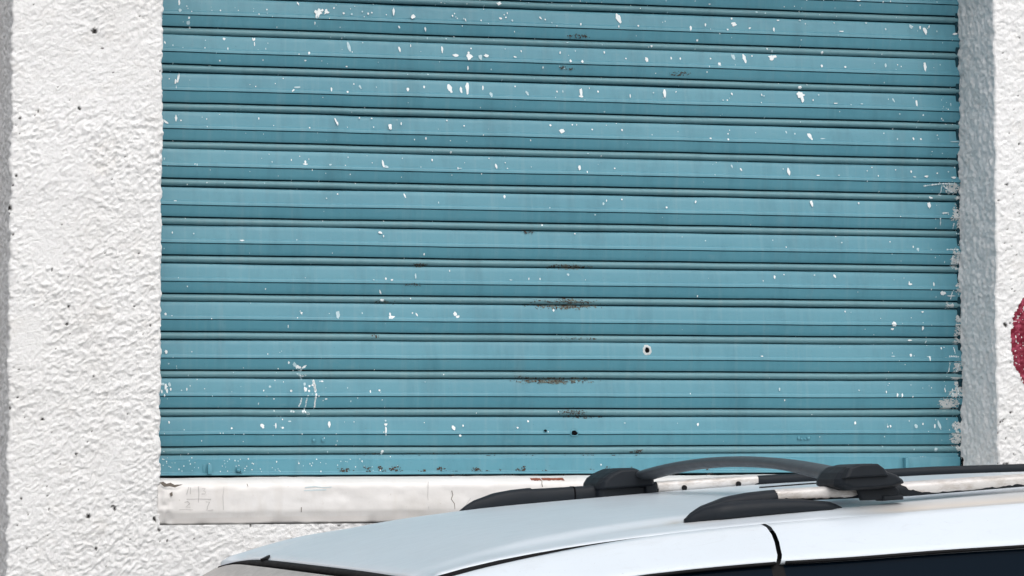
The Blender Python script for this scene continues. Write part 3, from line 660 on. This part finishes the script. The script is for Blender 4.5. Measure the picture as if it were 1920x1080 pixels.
for t in GU:
    for v in np.linspace(-1, 1, 25):
        hv = .668 + .10 * t; bow = .075 * t * (1 - v * v) + .012 * (1 - v * v)
        kg = .12 + .88 * float(sstep(1, .55, abs(v))); p0 = header(-.0115 * kg, -.0030 - .0100 * kg, v * .645)
        gl.append(L(p0[0] - .93 * t - bow * .9, v * hv, p0[2] - .56 * t - .05 * t * (1 - t) * -1.6))
ws = qmesh('windscreen', gl, gridq(16, 25), M_WS, car)

def door_frame(name, u0, u1, side, gapf0=None, gapf1=None):
    """painted upper door frame: from the roof gap over the shoulder to the window's edge"""
    m_ = np.linspace(0, 1, max(8, int((u1 - u0) / .02)))
    sec = [(0, .645, -.012), (0, .6435, -.003), (.05, .6465, -.0005), (.12, .655, -.001), (.25, .671, -.006), (.4, .692, -.0165), (.55, .712, -.0285), (.7, .729, -.039), (.82, .7425, -.0470), (.91, .7485, -.0520), (.97, .7510, -.0560), (1.0, .7505, -.0600), (1.0, .7470, -.0632), (1, .730, -.061)]
    V_ = []
    for t in m_:
        for (s, v, dw) in sec:
            a = gapf0(s) if gapf0 else u0; b2 = gapf1(s) if gapf1 else u1
            u = a + (b2 - a) * t
            hgt = float(Sm(u) - Wt(u)) / .0535
            gap = .002 * float(sstep(-.05, -.40, u)) if s < .2 else 0
            w_ = float(Sm(u)) + (dw if s < .06 else dw * hgt) - ((.011 if s < .06 else .006) if s < .2 else 0) * float(sstep(-.06, -.4, u)) - (.0007 if s < .06 else 0)
            V_.append((u, -side * (v + gap), w_ + RIDE))
    return mesh(name, V_, gridq(len(m_), len(sec), flip=side < 0), M_CAR, car)
gc = itp([(0, .046), (.3, .060), (.55, .068), (1, .078)])
def gap_a(s): return float(np.interp(s, [0, .12, .25, .4, .55, .7, .85, 1], [.060, .0685, .0705, .0685, .0640, .0580, .0525, .0470])) - .0042
def gap_b(s): return gap_a(s) + .0075
for side in (1, -1):
    fd = door_frame('front_door', -.452 if side > 0 else -.36, .06, side, None, gap_a)
    rd = door_frame('sliding_door', .06, 1.12, side, gap_b, None)
    qd = door_frame('rear_pillar_panel', 1.126, 2.62, side)
    # inner frame that shows dark in the gaps
    V_ = []; uu = np.linspace(-.45 if side > 0 else -.34, 2.6, 60)
    for u in uu:
        for v, dw in ((.628, -.004), (.641, -.0022), (.6425, -.022), (.668, -.024), (.70, -.036), (.725, -.054), (.733, -.066)): V_.append((u, -side * v, float(Sm(u)) + dw + RIDE))
    mesh('door_aperture', V_, gridq(60, 7, flip=side < 0), M_RUBBER, car)
    # edge of the gap catches light
    # side glass
    def glass(name, pts, mat=M_GLASS):
        V_ = []; 
        for t in np.linspace(0, 1, 10):
            for r_ in np.linspace(0, 1, 12):
                ua = pts[0][0] + (pts[1][0] - pts[0][0]) * r_; ub = pts[3][0] + (pts[2][0] - pts[3][0]) * r_
                u = ua + (ub - ua) * t; wt = float(Wt(u)) - .003; wb = -.52
                w_ = wt + (wb - wt) * t; v = .7425 + .135 * t + .012 * math.sin(math.pi * t)
                V_.append((u, -side * v, w_ + RIDE))
        return mesh(name, V_, gridq(10, 12, flip=side < 0), mat, car)
    glass('front_window', [(-.40, 0), (.037, 0), (.060, 0), (-1.05, 0)])
    glass('sliding_door_window', [(.056, 0), (1.10, 0), (1.10, 0), (.085, 0)])
    glass('rear_quarter_window', [(1.14, 0), (2.35, 0), (2.2, 0), (1.14, 0)])
    glass('window_pillar', [(.036, 0), (.057, 0), (.086, 0), (.059, 0)], M_RUBBER)
    # rubber strip along the top of each window
    for a, b2 in ((-.45, .042), (.058, 1.10)):
        rg = []
        for u in np.linspace(a, b2, 30):
            wt = float(Wt(u)); rg.append([(u, -side * v, wt + dw + RIDE) for v, dw in ((.7515, -.0035), (.7535, -.006), (.7525, -.0085), (.744, -.008), (.744, -.0035))])
        loft('window_seal', rg, M_RUBBER, car)
    # windscreen pillar
    pl = []
    for t in np.linspace(0, 1, 16):
        u = -.44 - .95 * t; w_ = float(Rb(-.443)) - .006 - .575 * t + .05 * t * (1 - t) * 1.6
        p0 = header(-.0135, -.0165, .645); u = p0[0] - .93 * t; w_ = p0[2] - (.006 if side > 0 else .016) - .56 * t + .08 * t * (1 - t); v0 = .664 + .10 * t
        k = [(0, .0, -.002), (.006, .010, -.0035), (.02, .026, -.012), (.045, .042, -.030), (.08, .050, -.055), (.10, .030, -.075), (.06, 0, -.05)]
        pl.append([(u + a, -side * (v0 + dv), w_ + dz + RIDE) for a, dv, dz in k])
    loft('windscreen_pillar', pl, M_CAR, car)

# lower body: one lofted shell
def body():
    st = [(-2.16, .55, -.96, -1.30), (-2.10, .74, -.90, -1.40), (-1.9, .88, -.83, -1.46), (-1.6, .925, -.74, -1.47), (-1.35, .935, -.64, -1.47), (-1.0, .94, -.56, -1.47), (0, .945, -.52, -1.47), (1.2, .945, -.52, -1.47), (2.1, .93, -.53, -1.45), (2.5, .88, -.55, -1.40), (2.66, .78, -.62, -1.28)]
    rg = []
    for u, hw, wt, wb in st:
        half = [(hw * .5, wt + .02), (hw * .80, wt + .008), (hw * .93, wt - .02), (hw * .985, wt - .10), (hw, wt - .28), (hw * .99, wb + .30), (hw * .97, wb + .10), (hw * .90, wb), (hw * .5, wb - .01)]
        rg.append([(u, -v, w_ + RIDE) for v, w_ in half] + [(u, v, w_ + RIDE) for v, w_ in half[::-1]])
    return loft('body', rg, M_CAR, car)
body()
# tailgate glass and tailgate between roof and body
tg = []
for t in np.linspace(0, 1, 8):
    for v in np.linspace(-1, 1, 13):
        tg.append((2.62 + .06 * t + .05 * (1 - v * v), -v * (.66 + .16 * t), float(Rb(2.62)) - .02 - (.50) * t + RIDE))
mesh('rear_window', tg, gridq(8, 13, flip=True), M_GLASS, car)
def wheel(u, v):
    s = 1 if v > 0 else -1; r = .33
    t = empty('wheel', (u, -v, r)); t.parent = car
    rg = []
    for dy, rr in ((-.10, .24), (-.10, .31), (-.07, r), (.07, r), (.10, .31), (.10, .24), (-.10, .24)):
        rg.append([(rr * math.cos(a), -s * dy, rr * math.sin(a)) for a in np.linspace(0, 2 * math.pi, 40, endpoint=False)])
    loft('tyre', rg, M_TYRE, t, cap=False)
    V_ = []; F_ = []
    rg = [[(rr * math.cos(a), -s * dy, rr * math.sin(a)) for a in np.linspace(0, 2 * math.pi, 40, endpoint=False)] for dy, rr in ((-.09, .24), (.095, .24), (.095, .215), (.07, .20), (.085, .06), (.09, .02))]
    loft('rim', rg, M_RIM, t)
    V_ = [(.41 * math.cos(a), -s * .101 * 0 - s * (.945 - abs(v) + .003), .41 * math.sin(a)) for a in np.linspace(-.35, math.pi + .35, 40)]
for u in (-1.28, 1.72):
    for v in (.86, -.86): wheel(u, v)

# --- two short black strips standing slightly proud of the roof
for v, u0, u1 in ((-.20, .455, .625), (.09, .33, .43)):
    loft('roof_strip', [[L(u, v + dv, float(Rb(u)) + .0050 + .0035 * (1 - (v / .5) ** 2) + dw) for dv, dw in ((-.008, -.001), (-.006, .0022), (.006, .0022), (.008, -.001))] for u in np.linspace(u0, u1, 10)], M_RUBBER, car)

# --- roof rails
def ring(u, vc, wc, hv, hw, n=18, p=3.2):
    out = []
    for i in range(n):
        a = 2 * math.pi * i / n; c_, s_ = math.cos(a), math.sin(a)
        out.append(L(u, vc + hv * math.copysign(abs(c_) ** (2 / p), c_), wc + hw * math.copysign(abs(s_) ** (2 / p), s_)))
    return out
def rail(side):
    root = empty('roof_rail'); root.parent = car
    vc = .552 * side
    top = itp_lin([(-.014, .000), (-.004, .009), (.012, .018), (.027, .0225), (.054, .031), (.09, .036), (.126, .0385), (.30, .0415), (.365, .0430), (.575, .048), (1.0, .0535), (1.5, .051), (2.0, .037), (2.2, .02), (2.3, -.01)])
    if side > 0: bot = itp_lin([(-.014, -.003), (.12, .004), (.135, .0205), (.365, .0205), (.575, .0285), (1.0, .034), (1.5, .031), (2.0, .014), (2.3, -.02)])
    else: bot = itp_lin([(-.014, -.006), (.30, .010), (.34, .017), (.365, .0195), (.575, .0270), (1.0, .034), (1.5, .031), (2.0, .014), (2.3, -.02)])
    us_ = list(np.linspace(-.014, .126, 16)) + list(np.linspace(.13, .135, 2)) + list(np.linspace(.16, .7, 22)) + list(np.linspace(.8, 2.3, 16))
    rg = []
    for u in us_:
        t_, b_ = top(u), bot(u); step = -.0025 if (side < 0 and u > .128) else 0
        if side < 0 and u > .128: t_ -= .0022
        hv = .018 * min(1, .22 + (u + .014) / .07)
        rg.append(ring(u, vc, (t_ + b_) / 2, hv, max(.0008, (t_ - b_) / 2)))
    loft('rail_bar', rg, M_PLASTIC, root)
    # front foot
    ft = itp_lin([(-.016, .000), (-.004, .008), (.012, .0165), (.039, .0235), (.074, .0255), (.119, .0262), (.164, .0245), (.218, .0180), (.235, .0130), (.250, .004)])
    rg = []
    for u in list(np.linspace(-.016, .07, 10)) + list(np.linspace(.09, .25, 16)):
        k = min(1, .15 + (u + .016) / .06) * min(1, .35 + (.25 - u) / .05)
        bt = float(Rb(u)) - .008; rg.append(ring(u, vc + .010 * side * k, (ft(u) + bt) / 2, .026 * k, (ft(u) - bt) / 2, p=2.6))
    loft('rail_foot', rg, M_PLASTIC, root)
    # the peeling silver film: on the outer face of the near rail, the street side of the far rail
    def film(u0, u1, a0, a1, ragged):
        V_ = []; uu = np.arange(u0, u1, .004); na = 22
        face = 1
        for iu, u in enumerate(uu):
            e = min(1, min((u - u0) / (.03 if ragged[0] else 1e-3), (u1 - u) / (.035 if ragged[1] else 1e-3)))
            e = max(0, min(1, e + .0)) if (ragged[0] or ragged[1]) else 1
            lo = a0 + 14 * float(N[3](u * 60, 1.3)) + 9 * float(N[4](u * 170, .7)) + (1 - e) ** 2 * 55 * (1 + .3 * float(N[5](u * 300, 2.1)))
            hi = a1 - (1 - e) ** 2 * 25
            t_, b_ = top(u), bot(u)
            if side < 0: t_ -= .0022
            for j in range(na):
                a = math.radians(lo + (hi - lo) * j / (na - 1)); c_, s_ = math.cos(a), math.sin(a); p = 3.2
                V_.append(L(u, vc + (.018 + .0011) * math.copysign(abs(c_) ** (2 / p), c_), (t_ + b_) / 2 + ((t_ - b_) / 2 + .0009) * math.copysign(abs(s_) ** (2 / p), s_)))
        mesh('silver_film', V_, gridq(len(uu), na), M_SILVER, root)
    if side > 0:
        film(.131, .296, -26, 100, (False, True)); film(.345, 2.1, -24, 104, (True, False))
    else:
        film(.386, .606, -62, 95, (False, True))
        for u in (.442, .558):
            rg = [[L(u + .0055 * k * math.cos(a), vc + .0185 + dv, .5 * (top(u) + bot(u)) - .006 + .0055 * k * math.sin(a)) for a in np.linspace(0, 2 * math.pi, 10, endpoint=False)] for dv, k in ((0, 1), (.003, 1), (.0036, .6))]
            loft('bolt', rg, M_RUBBER, root)
        rg = [ring(u, vc, (top(.214) - .0022 + bot(.214)) / 2, .0186, (top(.214) - bot(.214)) / 2 - .0003) for u in (.2125, .2155)]
        loft('joint_gap', rg, M_BLACK, root)
        # low block behind the front cap
    return root
def itp_lin(tab):
    xs = [t[0] for t in tab]; ys = [t[1] for t in tab]
    return lambda u: float(np.interp(u, xs, ys))
rail(1); rail(-1)

# --- crossbar with a clamp at each end
cb = empty('crossbar'); cb.parent = car
rg = []
for v in np.linspace(-.545, .56, 40):
    uc = .318 - .075 * v; tp_ = .089 - .092 * v * v; th = .019 + .006 * sstep(.2, .5, v)
    hw = float(th) / 2; hu = .024 + .004 * abs(v)
    sl_ = -.184 * v                                      # slope of the arch
    out = []
    for i in range(20):
        a = 2 * math.pi * i / 20; c_, s_ = math.cos(a), math.sin(a)
        du = hu * c_; dw = hw * math.copysign(abs(s_) ** .85, s_) - .05 * du
        out.append(L(uc + du, v - dw * sl_, tp_ - hw + dw))
    rg.append(out)
loft('bar', rg, M_PLASTIC2, cb)
def clamp(pts, v0, v1, taper, name='clamp'):
    """a moulded block: side outline lofted across the car, edges rounded by shrinking end rings"""
    cxu = sum(p[0] for p in pts) / len(pts); cxw = sum(p[1] for p in pts) / len(pts)
    rg = []
    for t, k in ((0, .80), (.07, .93), (.2, 1.0), (.5, 1.0), (.8, 1.0 - taper * .5), (.93, .95 - taper), (1, .82 - taper)):
        v = v0 + (v1 - v0) * t
        rg.append([L(cxu + (a - cxu) * k, v, min(p_, 9) if False else cxw + (p_ - cxw) * k) for a, p_ in pts])
    o = loft(name, rg, M_PLASTIC, cb, smooth=False); bevel(o, .0025, 2, 25); return o
near_out = [(.217, .042), (.219, .052), (.226, .062), (.238, .0705), (.255, .0738), (.286, .0742), (.297, .069), (.306, .061), (.322, .0555), (.334, .047), (.337, .042), (.318, .036), (.277, .034), (.236, .034)]
clamp(near_out, .612, .515, .02)
clamp([(.2245, .053), (.2330, .0690), (.2510, .0738), (.2830, .0738), (.2940, .0660), (.3010, .0545)], .619, .60, .01, 'clamp_cover')
clamp([(.262, .036), (.326, .038), (.334, .030), (.330, .0175), (.268, .0175)], .588, .575, 0, 'clamp_jaw')
clamp([(.300, .024), (.338, .024), (.340, .0165), (.302, .0155)], .592, .56, 0, 'clamp_foot')
far_out = [(.254, .030), (.256, .043), (.264, .053), (.280, .0625), (.298, .0695), (.334, .0705), (.343, .066), (.357, .060), (.374, .050), (.376, .034), (.36, .032), (.27, .030)]
clamp(far_out, -.618, -.505, .02)
clamp([(.256, .036), (.372, .036), (.374, .016), (.258, .008)], -.58, -.520, 0, 'clamp_jaw')
clamp([(.352, .040), (.376, .040), (.378, .014), (.354, .012)], -.54, -.512, 0, 'clamp_foot')
